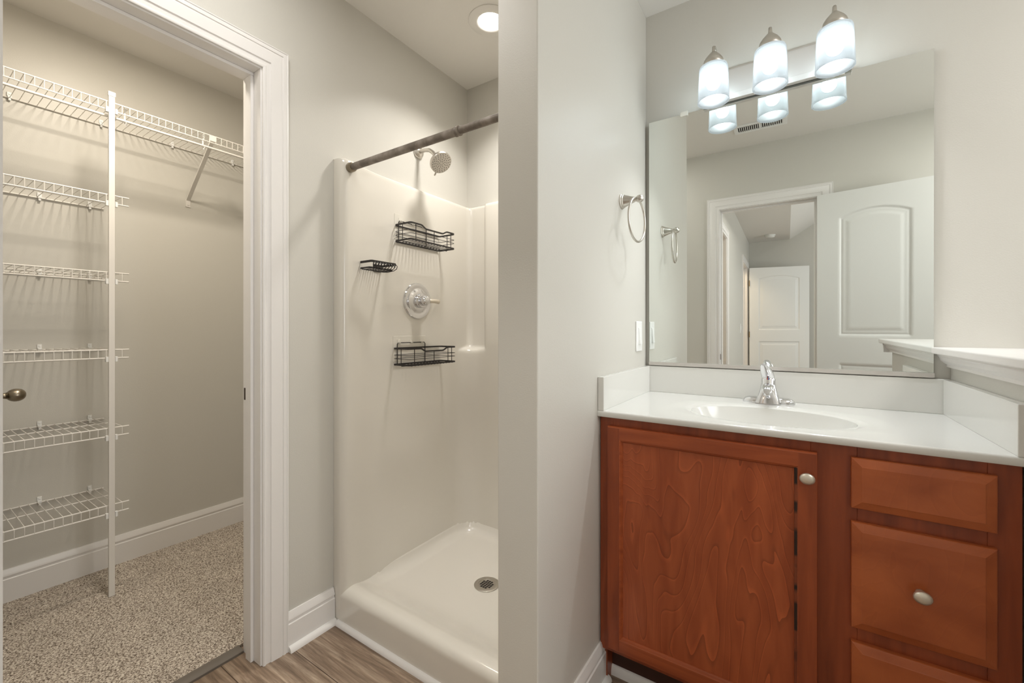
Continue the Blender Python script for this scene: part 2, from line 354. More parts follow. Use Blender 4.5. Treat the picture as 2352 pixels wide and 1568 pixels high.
jamb('trim_8', -3.84+.016, -3.03-.016, hx0, hx1, 'Y', 'white jamb of the farther hallway doorway', (hx0+.04, hx0+.07))
# threshold strip
t = MB(); t.sweep([(-.019,-.0045),(-.019,.008),(-.012,.007),(.012,.0085),(.019,.003),(.019,-.0045)], [(-1.636,.139,.0045),(-1.636,.723,.0045)], (0,0,1))
struct('trim_9', t, 'thresh', 'grey brown floor strip between plank floor and closet carpet', 'threshold strip', smooth=True)

# ---- baseboards
BB = [(0,0),(0,.0145),(.094,.0145),(.097,.0110),(.104,.0105),(.107,.0135),(.112,.0135),(.118,.0105),(.126,.0090),(.130,.0070),(.134,.0060),(.134,0)]
def baseb(name, p0, p1, nrm, label, shoe=True, z=0):
    mb = MB(); P0 = Vector((p0[0], p0[1], z)); P1 = Vector((p1[0], p1[1], z)); n = Vector(nrm)
    l = (P1-P0).cross(n); sgn = 1 if l.z > 0 else -1
    mb.sweep(BB, [P0, P1], nrm, sgn)
    o = struct(name, mb, 'trim', label, 'baseboard', smooth=True)
    if shoe:
        q = [(0,0)]+[(.019*math.sin(a*PI/12), .0145+.017*math.cos(a*PI/12)) for a in range(0, 7)]+[(.019,0)]
        MB().sweep(q, [P0, P1], nrm, sgn).build('shoe_moulding', 'trim', o, smooth=True)
    return o
baseb('baseboard_left', (XD, .8132), (XD, .996), (1,0,0), 'short white baseboard between closet doorway and shower')
baseb('baseboard_closet', (XC, -.58), (XC, 1.93), (1,0,0), 'white baseboard along the closet back wall', False, .012)
baseb('baseboard_partition', (XP, YE+.0), (XP, 1.325), (1,0,0), 'white baseboard on the partition beside the vanity')
baseb('baseboard_partition_end', (XP2, YE), (XP+.014, YE), (0,-1,0), 'white baseboard on the partition end')
baseb('baseboard_entry', (XD, YO), (EL-.0885, YO), (0,1,0), 'white baseboard left of the entry doorway', False)
baseb('baseboard_hallway', (HALLX, -1.25), (HALLX, -2.94), (1,0,0), 'white hallway baseboard', False)

# ================================================================== doors
def door_skin(w, h, th, side, arch=.045):
    """moulded two panel face; local: x 0..w, z 0..h; face at y=side*th/2"""
    mx = .118 if w < .66 else .125
    pans = [(mx, w-mx, 1.085*h/2.03, h-.125, arch), (mx, w-mx, .22, .90*h/2.03, 0)]
    def dep(x, z):
        r = 0
        for x0, x1, z0, z1, ar in pans:
            c = (x0+x1)/2; hw = (x1-x0)/2; q = (x-c)/hw
            top = z1-ar*q*q; sl = 2*ar*abs(q)/hw
            d = min(x-x0, x1-x, z-z0, (top-z)/math.sqrt(1+min(sl, 1)**2))
            if d > 0:
                if d < .010: r = -.007*(d/.010)
                elif d < .014: r = -.007
                elif d < .018: r = -.007+.002*(d-.014)/.004
                elif d < .034: r = -.005
                elif d < .050: r = -.005+.004*(d-.034)/.016
                else: r = -.001
        return r
    # uneven grid lines, dense around mouldings
    def lines(L, ks):
        s = {0.0, L}
        for k in ks:
            for q in (0, .004, .008, .010, .014, .018, .024, .030, .034, .042, .050): s.add(round(min(L, k[0]+k[1]*q), 5))
        a = sorted(s); out = [a[0]]
        for b in a[1:]:
            while b-out[-1] > .016: out.append(out[-1]+.012)
            if b-out[-1] > .001: out.append(b)
        return out
    xs = lines(w, [(mx, 1), (w-mx, -1)]); zs = lines(h, [(pans[0][2], 1), (pans[1][2], 1), (pans[1][3], -1)])
    za = [z for z in zs if z < pans[0][3]-arch-.06 or z > pans[0][3]+.004]; z = pans[0][3]-arch-.06
    while z < pans[0][3]+.004: za.append(z); z += .004
    zs = sorted(za); mb = MB(); nx, nz = len(xs), len(zs)
    vs = [(x, side*(th/2+dep(x, z)), z) for x in xs for z in zs]
    fs = [(i*nz+j, (i+1)*nz+j, (i+1)*nz+j+1, i*nz+j+1) for i in range(nx-1) for j in range(nz-1)]
    return mb.add(vs, fs)
def make_door(name, w, h, th, label):
    mb = door_skin(w, h, th, 1); k = door_skin(w, h, th, -1); mb.add(k.v, k.f)
    y = th/2
    mb.add([(0,-y,0),(w,-y,0),(w,y,0),(0,y,0),(0,-y,h),(w,-y,h),(w,y,h),(0,y,h)], [(0,1,2,3),(4,5,6,7),(0,3,7,4),(1,2,6,5)])
    o = mb.build(name, 'doorp', smooth=True); tag(o, label, 'door', kind='structure'); return o
def door_knob(parent, x, z, th, sides=(1,-1)):
    for s in sides:
        k = MB(); k.lathe([(.032,0),(.032,.004),(.028,.008),(.016,.011)], (x, s*th/2, z), (0,s,0), 28).build('rosette', 'bronze', parent, smooth=True)
        pr = [(.010,.006),(.0095,.014),(.011,.024),(.0135,.032)]
        n = 14
        for i in range(1, n): 
            t = i/n*PI; pr.append((.0265*math.sin(t)**.9 if math.sin(t) > 0 else 0, .052-.0225*math.cos(t)))
        pr.append((0, .0745))
        MB().lathe(pr, (x, s*th/2, z), (0,s,0), 32, sx=1.06, sy=.80).build('knob', 'bronze', parent, smooth='all')
def hinges(parent, zs, th, mtl='brass'):
    for z in zs:
        MB().tube([(-.003, th/2+.004, z-.045), (-.003, th/2+.004, z+.045)], .006, 10).box(0, .001, -th/2+.003, th/2, z-.044, z+.044).build('hinge', mtl, parent, smooth=True)
d1 = make_door('door_1', .575, 2.005, .035, 'white closet door standing open into the closet')
door_knob(d1, .515, .904, .035); hinges(d1, (.25, 1.0, 1.78), .035)
d1.location = (XD2-.010, .1565, .020); d1.rotation_euler = (0,0,PI-math.radians(4))
# knob axis must face +Y in the world: rotation by pi flips y, both sides carry a knob
d2 = make_door('door_2', .582, 2.012, .035, 'white two panel bathroom door swung open against the wall, seen in the mirror')
door_knob(d2, .530, .904, .035, (1,))
d2.location = (ER+.002, YO+.038, .008); d2.rotation_euler = (0,0,math.radians(9.5))
d3 = make_door('door_3', .78, 2.012, .035, 'white two panel door open at the far end of the hallway, seen in the mirror')
hinges(d3, (.25, 1.0, 1.78), .035)
d3.location = (HALLX+.028, -3.84, .008); d3.rotation_euler = (0,0,math.radians(-14))

# ================================================================== shower
XR = XP2; XMID = (XD+XR)/2
stall = thing('shower_stall', 'cream one piece acrylic shower stall left of the partition', 'shower', (XMID, 1.4, 0))
def corner(cx, cy, r, a0, a1, n):
    return [(cx+r*math.cos(a0+(a1-a0)*i/n), cy+r*math.sin(a0+(a1-a0)*i/n)) for i in range(n+1)]
def plan(low):
    """left half plan from the front flange at the wall to the middle of the back wall; low 0..1 = fuller corner"""
    p = [(XD+.0005, .999)]
    p += [(XD+.018, .997)]
    p += corner(XD+.034, 1.025, .028, -PI/2, 0, 6)           # rounded nose
    p += [(XD+.060, 1.050), (XD+.052, 1.085), (XD+.040, 1.125), (XD+.032, 1.17), (XD+.029, 1.22), (XD+.028, 1.40), (XD+.028, 1.60)]
    x0 = XD+.028
    hi = [(x0, 1.68), (x0, 1.74)]+corner(x0+.030, 1.772, .030, PI, PI/2, 8)+[(x0+.07, 1.802), (x0+.105, 1.802), (x0+.112, 1.800), (x0+.118, 1.785), (x0+.124, 1.781), (x0+.14, 1.780)]
    R = .105
    lo_c = corner(x0+R, 1.780-R, R, PI, PI/2, 10)
    lo = [(x0, 1.655)]+lo_c[0:11]
    while len(lo) < len(hi): lo.append((lo[-1][0]+.008, 1.780))
    lo = lo[:len(hi)]
    p += [(a[0]*(1-low)+b[0]*low, a[1]*(1-low)+b[1]*low) for a, b in zip(hi, lo)]
    p += [(XMID-.25, 1.780), (XMID-.12, 1.780), (XMID, 1.780)]
    return p
def full(low):
    L = plan(low); Rr = [(2*XMID-x, y) for x, y in L[:-1]][::-1]; return L+Rr
zs = [.06, .14, .25, .5, .8, .98, 1.012, 1.026, 1.036, 1.042, 1.048, 1.06, 1.2, 1.5, 1.7, 1.785, 1.797, 1.803, 1.805]
lows = [1,1,1,1,1,1,.99,.95,.8,.45,.12,0,0,0,0,0,0,0,0]
ins = [0]*15+[0,.002,.006,.012]
rows = []
for z, lw, q in zip(zs, lows, ins):
    r = []
    for (x, y) in full(lw):
        # the top edge rolls back to the wall
        cx = min(x-XD, XR-x); dy = YM-y
        if q:
            if x < XD+.10 : x -= min(q, cx-.0004)
            elif x > XR-.10: x += min(q, cx-.0004)
            if y > 1.75: y += min(q, dy-.0004)
        r.append((x, y, z))
    rows.append(r)
fin = [(XD+.0004 if x < XD+.10 else (XR-.0004 if x > XR-.10 else x), (YM-.0004 if y > 1.70 else y), 1.806) for x, y, z in rows[-1]]
rows.append(fin)
mb = MB(); n = len(rows[0]); mb.add([p for r in rows for p in r], [(i*n+j, i*n+j+1, (i+1)*n+j+1, (i+1)*n+j) for i in range(len(rows)-1) for j in range(n-1)])
sur = mb.build('surround', 'acryl', stall, smooth='all')
def smax(a, b, k=.018):
    h = max(k-abs(a-b), 0)/k; return max(a, b)+h*h*k*.25
def pan(u, v):
    x = XD+.0006+(XR-XD-.0012)*(.5-.5*math.cos(PI*u))
    # v: front face, curb, basin, back
    if v < .12: return (x, .9985, .0+.105*(v/.12))
    if v < .26:
        a = (v-.12)/.14*PI/2; return (x, .9985+.032*(1-math.cos(a)), .105+.032*math.sin(a))
    q = (v-.26)/.74; y = 1.0305+(1.80-1.0305)*q**1.15
    def fil(d, r=.055):
        if d >= r: return 0
        t = max(0, (r-d)/r); return r*(1-math.sqrt(max(0, 1-t*t)))
    r2 = math.hypot(x-XMID, y-1.44); fl = .050+.022*min(1, r2/.42)
    dc = y-1.045
    cur = .137-.0*dc if dc < 0 else .137-(.137-.050)*(1-math.exp(-(dc/.115)**1.5))
    z = smax(fl, cur, .03)
    k = min(1, max(0, (y-1.05)/.15)); wx = .062*(1-k)+.028*k
    ds = min(x-XD-wx, XR-wx-x); dbk = 1.782-y
    k2 = min(1, max(0, (y-1.04)/.26)); k2 = k2*k2*(3-2*k2)
    RC = .105; dd = min(ds, dbk)
    if ds < RC and dbk < RC: dd = RC-math.hypot(RC-ds, RC-dbk)
    z += fil(max(dd, 0))*k2
    return (x, y, min(z, .20))
MB().grid(110, 120, pan).build('shower_pan', 'acryl', stall, smooth='all')
# white caulk/quarter strip along the curb
q = [(0,0)]+[(.018*math.sin(a*PI/12), .014*math.cos(a*PI/12)) for a in range(0, 7)]
mbq = MB(); mbq.sweep(q, [(XR, .9985, 0), (XD+.030, .9985, 0)], (0,-1,0), 1)
zz = [v[2] for v in mbq.v]
if min(zz) < -.001: mbq = MB(); mbq.sweep(q, [(XR, .9985, 0), (XD+.030, .9985, 0)], (0,-1,0), -1)
struct('trim_10', mbq, 'trim', 'white quarter round moulding along the foot of the shower curb', 'moulding', smooth=True)
# drain
dz = .0600
dr = MB(); dr.lathe([(.0535,0),(.0535,.0025),(.050,.004),(.037,.0035),(.036,.001),(.0,.001)], (-1.084, 1.439, dz), (0,0,1), 40)
drain = dr.build('drain', 'nickel', stall, smooth=True); drain['label'] = 'round metal drain grate'
hs = MB(); c = (-1.084, 1.439); st = .0112
for i in range(-3, 4):
    for j in range(-3, 4):
        if math.hypot(i, j)*st < .031: hs.box(c[0]+i*st-.0040, c[0]+i*st+.0040, c[1]+j*st-.0040, c[1]+j*st+.0040, dz+.0008, dz+.0018)
hs.build('drain_holes', 'dark', drain)

# curtain rod
RY, RZ = 1.0277, 1.770
rod = thing('shower_curtain_rod', 'worn grey metal shower curtain rod spanning the shower opening', 'curtain rod', (XD+.05, RY, RZ))
xl = XD+.0625
MB().tube([(xl+.022, RY, RZ), (-.886, RY, RZ)], .0135, 20).build('outer_tube', 'rod', rod, smooth=True)
MB().tube([(-.90, RY, RZ), (XR-.052, RY, RZ)], .0118, 20).build('inner_tube', 'rod', rod, smooth=True)
MB().lathe([(.0150,0),(.0158,.002),(.0158,.006),(.0145,.008),(.0145,.014),(.0158,.016),(.0158,.020),(.013,.022)], (-.900, RY, RZ), (1,0,0), 24).build('lock_collar', 'rod', rod, smooth=True)
for x, s, q in ((XD+.061, 1, 1), (XR-.061, -1, .45)):
    MB().lathe([(.0175,0),(.0185,.002*q),(.0185,.018*q),(.0170,.024*q),(.014,.025*q)], (x, RY, RZ), (s,0,0), 28).build('end_cap', 'bronze', rod, smooth=True)

# shower head
sh = thing('wall_shower', 'round nickel shower head on a bent arm high on the shower wall', 'shower head', (XD, 1.448, 1.991))
MB().lathe([(.030,0),(.030,.004),(.026,.012),(.014,.018),(.011,.019)], (XD, 1.448, 1.991), (1,0,0), 28).build('flange', 'nickel', sh, smooth=True)
arm = [(XD+.010, 1.448, 1.991), (XD+.045, 1.448, 1.991), (XD+.075, 1.448, 1.984), (XD+.098, 1.447, 1.968), (XD+.116, 1.446, 1.949)]
MB().tube(arm, .0095, 14).build('arm', 'nickel', sh, smooth=True)
hd = Vector((.68, -.13, -.72)).normalized(); hc = Vector((XD+.118, 1.446, 1.946))
MB().lathe([(.010,-.004),(.013,.0),(.013,.012),(.0165,.016),(.018,.024),(.030,.036),(.046,.044),(.0515,.050),(.0515,.060),(.050,.062)], hc, hd, 40).build('head_shell', 'nickel', sh, smooth=True)
fc = MB().lathe([(.0505,.0615),(.047,.0635),(0,.0635)], hc, hd, 40).build('spray_face', mat('grey_spray_plate', rgb(222, 216, 206), .4), sh, smooth=True)
nz = MB(); u = Vector((0,0,1)).cross(hd).normalized(); vv = hd.cross(u)
for ring, cnt in ((.009, 6), (.018, 10), (.027, 14), (.036, 18), (.0435, 22)):
    for k in range(cnt):
        a = 2*PI*k/cnt+ring*30; p = hc+hd*.0632+u*ring*math.cos(a)+vv*ring*math.sin(a)
        nz.lathe([(.0018,0),(.0015,.0012),(0,.0014)], p, hd, 8)
nz.build('nozzles', 'dark', fc, smooth=True)
tp = hc+hd*.056-vv*.050 if (vv.z > 0) else hc+hd*.056+vv*.050
dn = (tp-(hc+hd*.056)).normalized()
MB().tube([tp, tp+dn*.018], [.0045, .0035], 10).build('spray_lever', 'nickel', sh, smooth=True)

# valve
VX = XD+.0285; VY, VZ = 1.4144, 1.274
vl = thing('shower_valve', 'round chrome shower valve plate with a single lever handle', 'shower valve', (VX, VY, VZ))
MB().lathe([(.0845,0),(.0845,.004),(.0815,.0085),(.066,.0105),(.062,.008),(.056,.0085),(.050,.014),(.036,.016),(0,.016)], (VX, VY, VZ), (1,0,0), 56).build('escutcheon', 'chrome', vl, smooth=True)
MB().lathe([(.033,.014),(.033,.030),(.029,.037),(.024,.038)], (VX, VY, VZ), (1,0,0), 36).build('sleeve', 'chrome', vl, smooth=True)
hb = MB().lathe([(.022,.036),(.0235,.042),(.0235,.060),(.020,.068),(.012,.073),(0,.0745)], (VX, VY, VZ), (1,0,0), 36).build('handle_hub', 'chrome', vl, smooth=True)
MB().tube([(VX+.058, VY+.008, VZ-.001), (VX+.063, VY+.028, VZ-.001), (VX+.066, VY+.052, VZ-.0), (VX+.066, VY+.074, VZ-.002), (VX+.066, VY+.080, VZ-.002)], [.012, .0095, .0095, .0108, .006], 16).build('lever', 'knobnick', hb, smooth='all')

# baskets
def flatbar(mb, pts, hgt=.007, wd=.003, closed=False):
    P = [Vector(p) for p in pts]; m = len(P); vs = []; fs = []
    for i in range(m):
        t = (P[(i+1) % m]-P[i-1]) if closed else (P[min(i+1, m-1)]-P[max(i-1, 0)])
        s = Vector((t.y, -t.x, 0)); s = s.normalized()*(wd/2) if s.length > 1e-9 else Vector((wd/2,0,0))
        for a, b in ((-1,-1),(1,-1),(1,1),(-1,1)): vs.append(P[i]+s*a+Vector((0,0,b*hgt/2)))
    for i in range(m if closed else m-1):
        j = (i+1) % m
        for k in range(4): fs.append((i*4+k, i*4+(k+1) % 4, j*4+(k+1) % 4, j*4+k))
    if not closed: fs += [(3,2,1,0), tuple((m-1)*4+k for k in range(4))]
    mb.add(vs, fs)
def rr(L, D, r, z, n=5):
    p = []
    for cx, cy, a in ((D-r, L-r, 0), (r, L-r, PI/2), (r, r, PI), (D-r, r, 3*PI/2)):
        for i in range(n+1): t = a+PI/2*i/n; p.append((cx+r*math.cos(t), cy+r*math.sin(t), z))
    return p
def make_basket(name, label, x0, y0, ztop, L=.285, D=.102, hgt=.071):
    o = thing(name, label, 'basket', (x0, y0+L/2, ztop-hgt), 'black wire shower baskets')
    def tr(pts): return [(x0+a, y0+b, c) for a, b, c in pts]
    z1, z0 = ztop, ztop-hgt
    # upper rim: front rail dips in the middle
    mb = MB(); r = .012
    rim = []
    base = rr(L, D, r, z1)
    front = []
    for yy, dzz in ((.012,0),(.062,0),(.070,-.002),(.088,-.012),(.095,-.0135),(.195,-.0135),(.203,-.012),(.222,-.002),(.230,0),(.272,0)):
        front.append((D, yy*L/.285, z1+dzz))
    pts = [(D, L-r, z1)]+base[1:6]+base[6:12]+base[12:18]+base[18:23]
    pts = base[0:24]
    pts = pts+front[1:-1]
    flatbar(mb, tr(pts), closed=True)
    mb.build('upper_rim', 'black', o)
    mb = MB(); flatbar(mb, tr(rr(L, D, r, z0)), closed=True)
    k = 15
    for i in range(1, k): 
        yy = L*i/k; mb.tube(tr([(.001, yy, z0), (.004, yy, z0-.004), (D-.004, yy, z0-.004), (D, yy, z0)]), .0014, 6)
    mb.tube(tr([(D*.5, .002, z0-.006), (D*.5, L-.002, z0-.006)]), .0016, 6)
    mb.build('wire_floor', 'black', o, smooth=True)
    for dz in (.026, .042): MB().tube(tr(rr(L, D, r, z0+dz)), .0013, 6, closed=True).build('side_wire', 'black', o, smooth=True)
    for a, b in ((D, .030), (D, L*.5), (D, L-.030), (D*.5, 0), (D*.5, L)):
        top = z1-.0135 if (a == D and .08 < b < L-.08) else z1
        MB().tube(tr([(a, b, top), (a, b, z0-.004)]), .0017, 6).build('upright', 'black', o, smooth=True)
    hz = z1+.024; ya, yb = .022, .022+.17
    MB().tube(tr([(.002, ya, z0), (.002, ya, hz-.006), (.002, ya+.006, hz), (.002, yb-.006, hz), (.002, yb, hz-.006), (.002, yb, z0)]), .0019, 8).build('hanger', 'black', o, smooth=True)
    MB().box(x0-.0040, x0-.0025, y0+.002, y0+.20, z0+.012, hz+.030).build('adhesive_sheet', 'clear', o, bevel=.0008)['label'] = 'clear adhesive sheet'
    for yy in (ya+.012, (ya+yb)/2, yb-.02):
        MB().box(x0-.003, x0-.0015, y0+yy-.009, y0+yy+.009, hz-.006, hz+.014).box(x0-.002, x0+.005, y0+yy-.006, y0+yy-.002, hz-.004, hz+.003).box(x0-.002, x0+.005, y0+yy+.002, y0+yy+.006, hz-.004, hz+.003).build('hook_pad', 'clear', o, bevel=.0006)
    return o
BX = XD+.0325
make_basket('shower_basket', 'black wire basket on the shower wall between shower head and valve', BX, 1.276, 1.602)
make_basket('shower_basket', 'black wire basket on the shower wall below the valve', BX, 1.268, 1.057, L=.300)
# soap rack
sr = thing('soap_rack', 'small black wire soap rack on the shower wall left of the valve', 'soap rack', (XD+.033, 1.14, 1.37), None)
x0, y0, L, D, zt = BX, 1.085, .125, .088, 1.411
mb = MB(); flatbar(mb, [(x0+a, y0+b, c) for a, b, c in rr(L, D, .008, zt)], .009, .003, closed=True); mb.build('rim', 'black', sr)
mb = MB(); flatbar(mb, [(x0+a, y0+b, c) for a, b, c in rr(L-.01, D-.01, .008, zt-.024)], .006, .003, closed=True); mb.build('lower_frame', 'black', sr)
mb = MB()
for i in range(9):
    yy = y0+.008+i*(L-.016)/8
    mb.tube([(x0+.002, yy, zt-.004), (x0+.001, yy, zt-.018), (x0+.008, yy, zt-.026), (x0+D*.5, yy, zt-.029), (x0+D-.006, yy, zt-.026), (x0+D+.010, yy, zt-.020), (x0+D+.014, yy, zt-.010), (x0+D+.008, yy, zt-.003), (x0+D+.001, yy, zt-.006), (x0+D-.001, yy, zt-.014)], .0016, 7)
mb.build('curled_wires', 'black', sr, smooth=True)
MB().tube([(x0+.001, y0+.008, zt-.012), (x0+.001, y0+.008, zt+.013), (x0+.001, y0+.013, zt+.018), (x0+.001, y0+.073, zt+.018), (x0+.001, y0+.078, zt+.013), (x0+.001, y0+.078, zt-.012)], .0018, 8).build('hanger', 'black', sr, smooth=True)
for yy in (.022, .064): MB().box(x0-.004, x0-.0022, y0+yy-.011, y0+yy+.011, zt+.006, zt+.030).box(x0-.003, x0+.004, y0+yy-.005, y0+yy-.001, zt+.014, zt+.021).box(x0-.003, x0+.004, y0+yy+.001, y0+yy+.005, zt+.014, zt+.021).build('hook_pad', 'clear', sr, bevel=.0006)

# recessed can
cl = thing('recessed_light', 'round white recessed ceiling light above the shower', 'ceiling light', (-1.083, 1.465, HC))
MB().lathe([(.094,0),(.0945,-.003),(.090,-.006),(.062,-.008),(.056,-.006),(.052,-.0005)], (-1.083, 1.465, HC), (0,0,1), 56, cap=False).build('trim_ring', 'ceil', cl, smooth=True)
MB().lathe([(.052,-.0035),(.0,-.0035)], (-1.083, 1.465, HC), (0,0,1), 40, cap=False).build('lens', 'lens', cl)

# ================================================================== closet shelving
SX0, SX1 = XC+.006, -2.4155
def wire_shelf(name, label, z, ya, yb, group, phase, clips):
    o = thing(name, label, 'wire shelf', (SX0, (ya+yb)/2, z), group)
    mb = MB(); r = .0013; R = .0031
    y = phase
    while y > ya+.004: y -= .0254
    y += .0254
    while y < yb-.004:
        mb.tube([(SX0-.001, y, z+.0015), (SX1-.004, y, z+.0015), (SX1+.0005, y, z-.002), (SX1+.0005, y, z-.037)], r, 6); y += .0254
    for x, zz, e in ((SX0, z-.0015, 0), ((SX0+SX1)/2-.01, z-.0025, .002), (SX1-.002, z, .014), (SX1-.001, z-.035, .013)):
        mb.tube([(x, ya, zz), (x, yb+e, zz)], R if x != (SX0+SX1)/2-.01 else .0026, 8)
    mb.build('wire_grid', 'wire', o, smooth=True)
    for yc in clips:
        MB().box(XC, XC+.006, yc-.007, yc+.007, z+.004, z+.022).box(XC, XC+.014, yc-.006, yc+.006, z-.004, z+.006).tube([(XC+.003, yc, z+.014), (XC+.009, yc, z+.014)], .0035, 8).box(XC+.004, XC+.012, yc-.004, yc+.004, z-.014, z-.003).build('wall_clip', 'plastic', o, bevel=.001)
    return o
lows_z = [1.711, 1.382, 1.054, .722, .395]
names = ['narrow white wire shelf second from the top, crossing behind the white pole', 'narrow white wire shelf third from the top in the closet', 'narrow white wire shelf fourth from the top, just above the door knob', 'narrow white wire shelf second from the floor, just below the door knob', 'lowest narrow white wire shelf just above the closet baseboard']
top = wire_shelf('wire_shelf', 'long white wire shelf with hanging rod, highest in the closet', 2.106, -.45, 1.90, None, .5444, (.035, .314, .595, .869, 1.157, 1.44, 1.72))
MB().tube([(SX1-.012, -.45, 2.047), (SX1-.012, 1.90, 2.047)], .0055, 12).build('hanging_rod', 'wire', top, smooth=True)
for yc in (.245, .610, .905, 1.30, 1.65):
    MB().tube([(SX1-.020, yc, 2.104), (SX1-.026, yc, 2.075), (SX1-.022, yc, 2.040), (SX1-.010, yc, 2.030), (SX1-.004, yc, 2.040)], .0030, 6).box(SX1-.022, SX1-.004, yc-.004, yc+.004, 2.100, 2.110).build('rod_hook', 'plastic', top, smooth=True)
for yc in (.940, 1.70, -.30):
    b = MB(); p0 = Vector((SX1-.006, yc, 2.082)); p1 = Vector((XC+.004, yc, 1.835)); dv = (p1-p0).normalized(); s = Vector((0,1,0)); q = dv.cross(s)
    vs = []
    for p in (p0, p1):
        for a, c in ((-.009,-.0),(-.009,.008),(-.007,.008),(-.007,.002),(.007,.002),(.007,.008),(.009,.008),(.009,-.0)): vs.append(p+s*a-q*c)
    b.add(vs, [(i, (i+1) % 8, 8+(i+1) % 8, 8+i) for i in range(8)]+[tuple(range(8))[::-1], tuple(range(8, 16))])
    b.box(SX1-.014, SX1+.004, yc-.013, yc+.013, 2.078, 2.104)
    b.box(XC+.0005, XC+.004, yc-.011, yc+.011, 1.800, 1.842)
    b.tube([(XC+.003, yc, 1.813), (XC+.006, yc, 1.813)], .0045, 12)
    b.build('support_brace', 'wire', top, bevel=.0006, seg=1)
for z, nm in zip(lows_z, names):
    wire_shelf('wire_shelf', nm, z, -.10, .604, 'narrow wire shelves in the closet', .5444, (.08, .240, .3986, .556))
pole = thing('shelf_pole', 'thin white upright pole standing on the carpet in front of the wire shelves', 'shelf pole', (-2.404, .559, .012))
MB().box(-2.4125, -2.4015, .549, .569, .012, 2.132).build('upright', 'wire', pole, bevel=.0015)
MB().box(-2.4145, -2.3995, .547, .571, 2.126, 2.145).build('end_cap', 'plastic', pole, bevel=.002)
for z in [2.106]+lows_z:
    MB().box(-2.4140, -2.4005, .5400, .5485, z-.050, z-.028).box(-2.4140, -2.4005, .5695, .5780, z-.050, z-.028).box(-2.4175, -2.4130, .5400, .5780, z-.048, z-.030).build('shelf_clip', 'plastic', pole, bevel=.001)

# ================================================================== vanity
CY = 1.298; CX0, CX1 = XP+.0025, .3895; CT = .864
van = thing('vanity_cabinet', 'reddish brown stained wooden vanity cabinet under the white counter', 'cabinet', ((CX0+CX1)/2, CY, 0))
ff = MB()
DL, DR, DZ0, DZ1 = -.489, .048, .139, .837
dx0, dx1 = .114, .352
o1 = (DL+.012, DR-.012, DZ0+.012, DZ1-.012); ft = .019
# face frame around openings (door opening, three drawer openings)
dr_z = [(.717, .837), (.434, .685), (.145, .401)]
ff.box(CX0, o1[0], CY, CY+ft, .118, CT); ff.box(o1[1], dx0+.012, CY, CY+ft, .118, CT); ff.box(dx1-.012, CX1, CY, CY+ft, .118, CT)
ff.box(o1[0], o1[1], CY, CY+ft, o1[3], CT); ff.box(o1[0], o1[1], CY, CY+ft, .118, o1[2])
zz = [CT]+sum([[b-.012, a+.012] for a, b in dr_z], [])+[.118]
for i in range(0, len(zz), 2): ff.box(dx0+.012, dx1-.012, CY, CY+ft, zz[i+1], zz[i])
ff.build('face_frame', 'wood', van, bevel=.0008, seg=1)
cc = MB(); cc.box(CX0, CX0+.016, CY+ft, YM-.002, .0, CT); cc.box(CX1-.016, CX1, CY+ft, YM-.002, .0, CT); cc.box(CX0+.016, CX1-.016, CY+ft, YM-.002, .118, .134); cc.box(CX0+.016, CX1-.016, YM-.012, YM-.002, .134, CT)
cc.build('carcass', 'wood', van)
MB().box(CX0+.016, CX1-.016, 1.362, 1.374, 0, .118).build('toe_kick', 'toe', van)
qq = [(0,0)]+[(.030*math.sin(a*PI/12), .012*math.cos(a*PI/12)) for a in range(0, 7)]
ts = MB(); ts.sweep(qq, [(CX0+.012, 1.362, 0), (CX1, 1.362, 0)], (0,-1,0), 1)
if min(v[2] for v in ts.v) < -.001: ts = MB(); ts.sweep(qq, [(CX0+.012, 1.362, 0), (CX1, 1.362, 0)], (0,-1,0), -1)
struct('trim_11', ts, 'trim', 'white shoe moulding at the foot of the vanity toe kick', 'moulding', smooth=True)
def ringprof(x0, x1, z0, z1, prof, y):
    """nested rectangles: prof list of (inset, height out toward -Y)"""
    vs = []
    for ins_, h in prof:
        for a, b in ((x0+ins_, z0+ins_), (x1-ins_, z0+ins_), (x1-ins_, z1-ins_), (x0+ins_, z1-ins_)): vs.append((a, y-h, b))
    fs = [(i*4+k, i*4+(k+1) % 4, (i+1)*4+(k+1) % 4, (i+1)*4+k) for i in range(len(prof)-1) for k in range(4)]
    return vs, fs
DY = CY-.0005
# door: mitred/rail frame with recessed figured panel
dm = MB(); fw = .0385
vs, fs = ringprof(DL, DR, DZ0, DZ1, [(0,0),(0,.016),(.0015,.0185),(.004,.019),(fw,.019),(fw+.002,.0175),(fw+.004,.0170),(fw+.0055,.0140),(fw+.008,.0120),(fw+.009,.0095)], DY)
dm.add(vs, fs)
vdoor = dm.build('door', 'woodh', van); vdoor['label'] = 'wooden cabinet door with recessed panel'
a = fw+.009
pn = MB().box(DL+a, DR-a, DY-.0096, DY, DZ0+a, DZ1-a).build('door_panel', 'woodf', vdoor)
pn['label'] = 'wood panel with swirling grain'
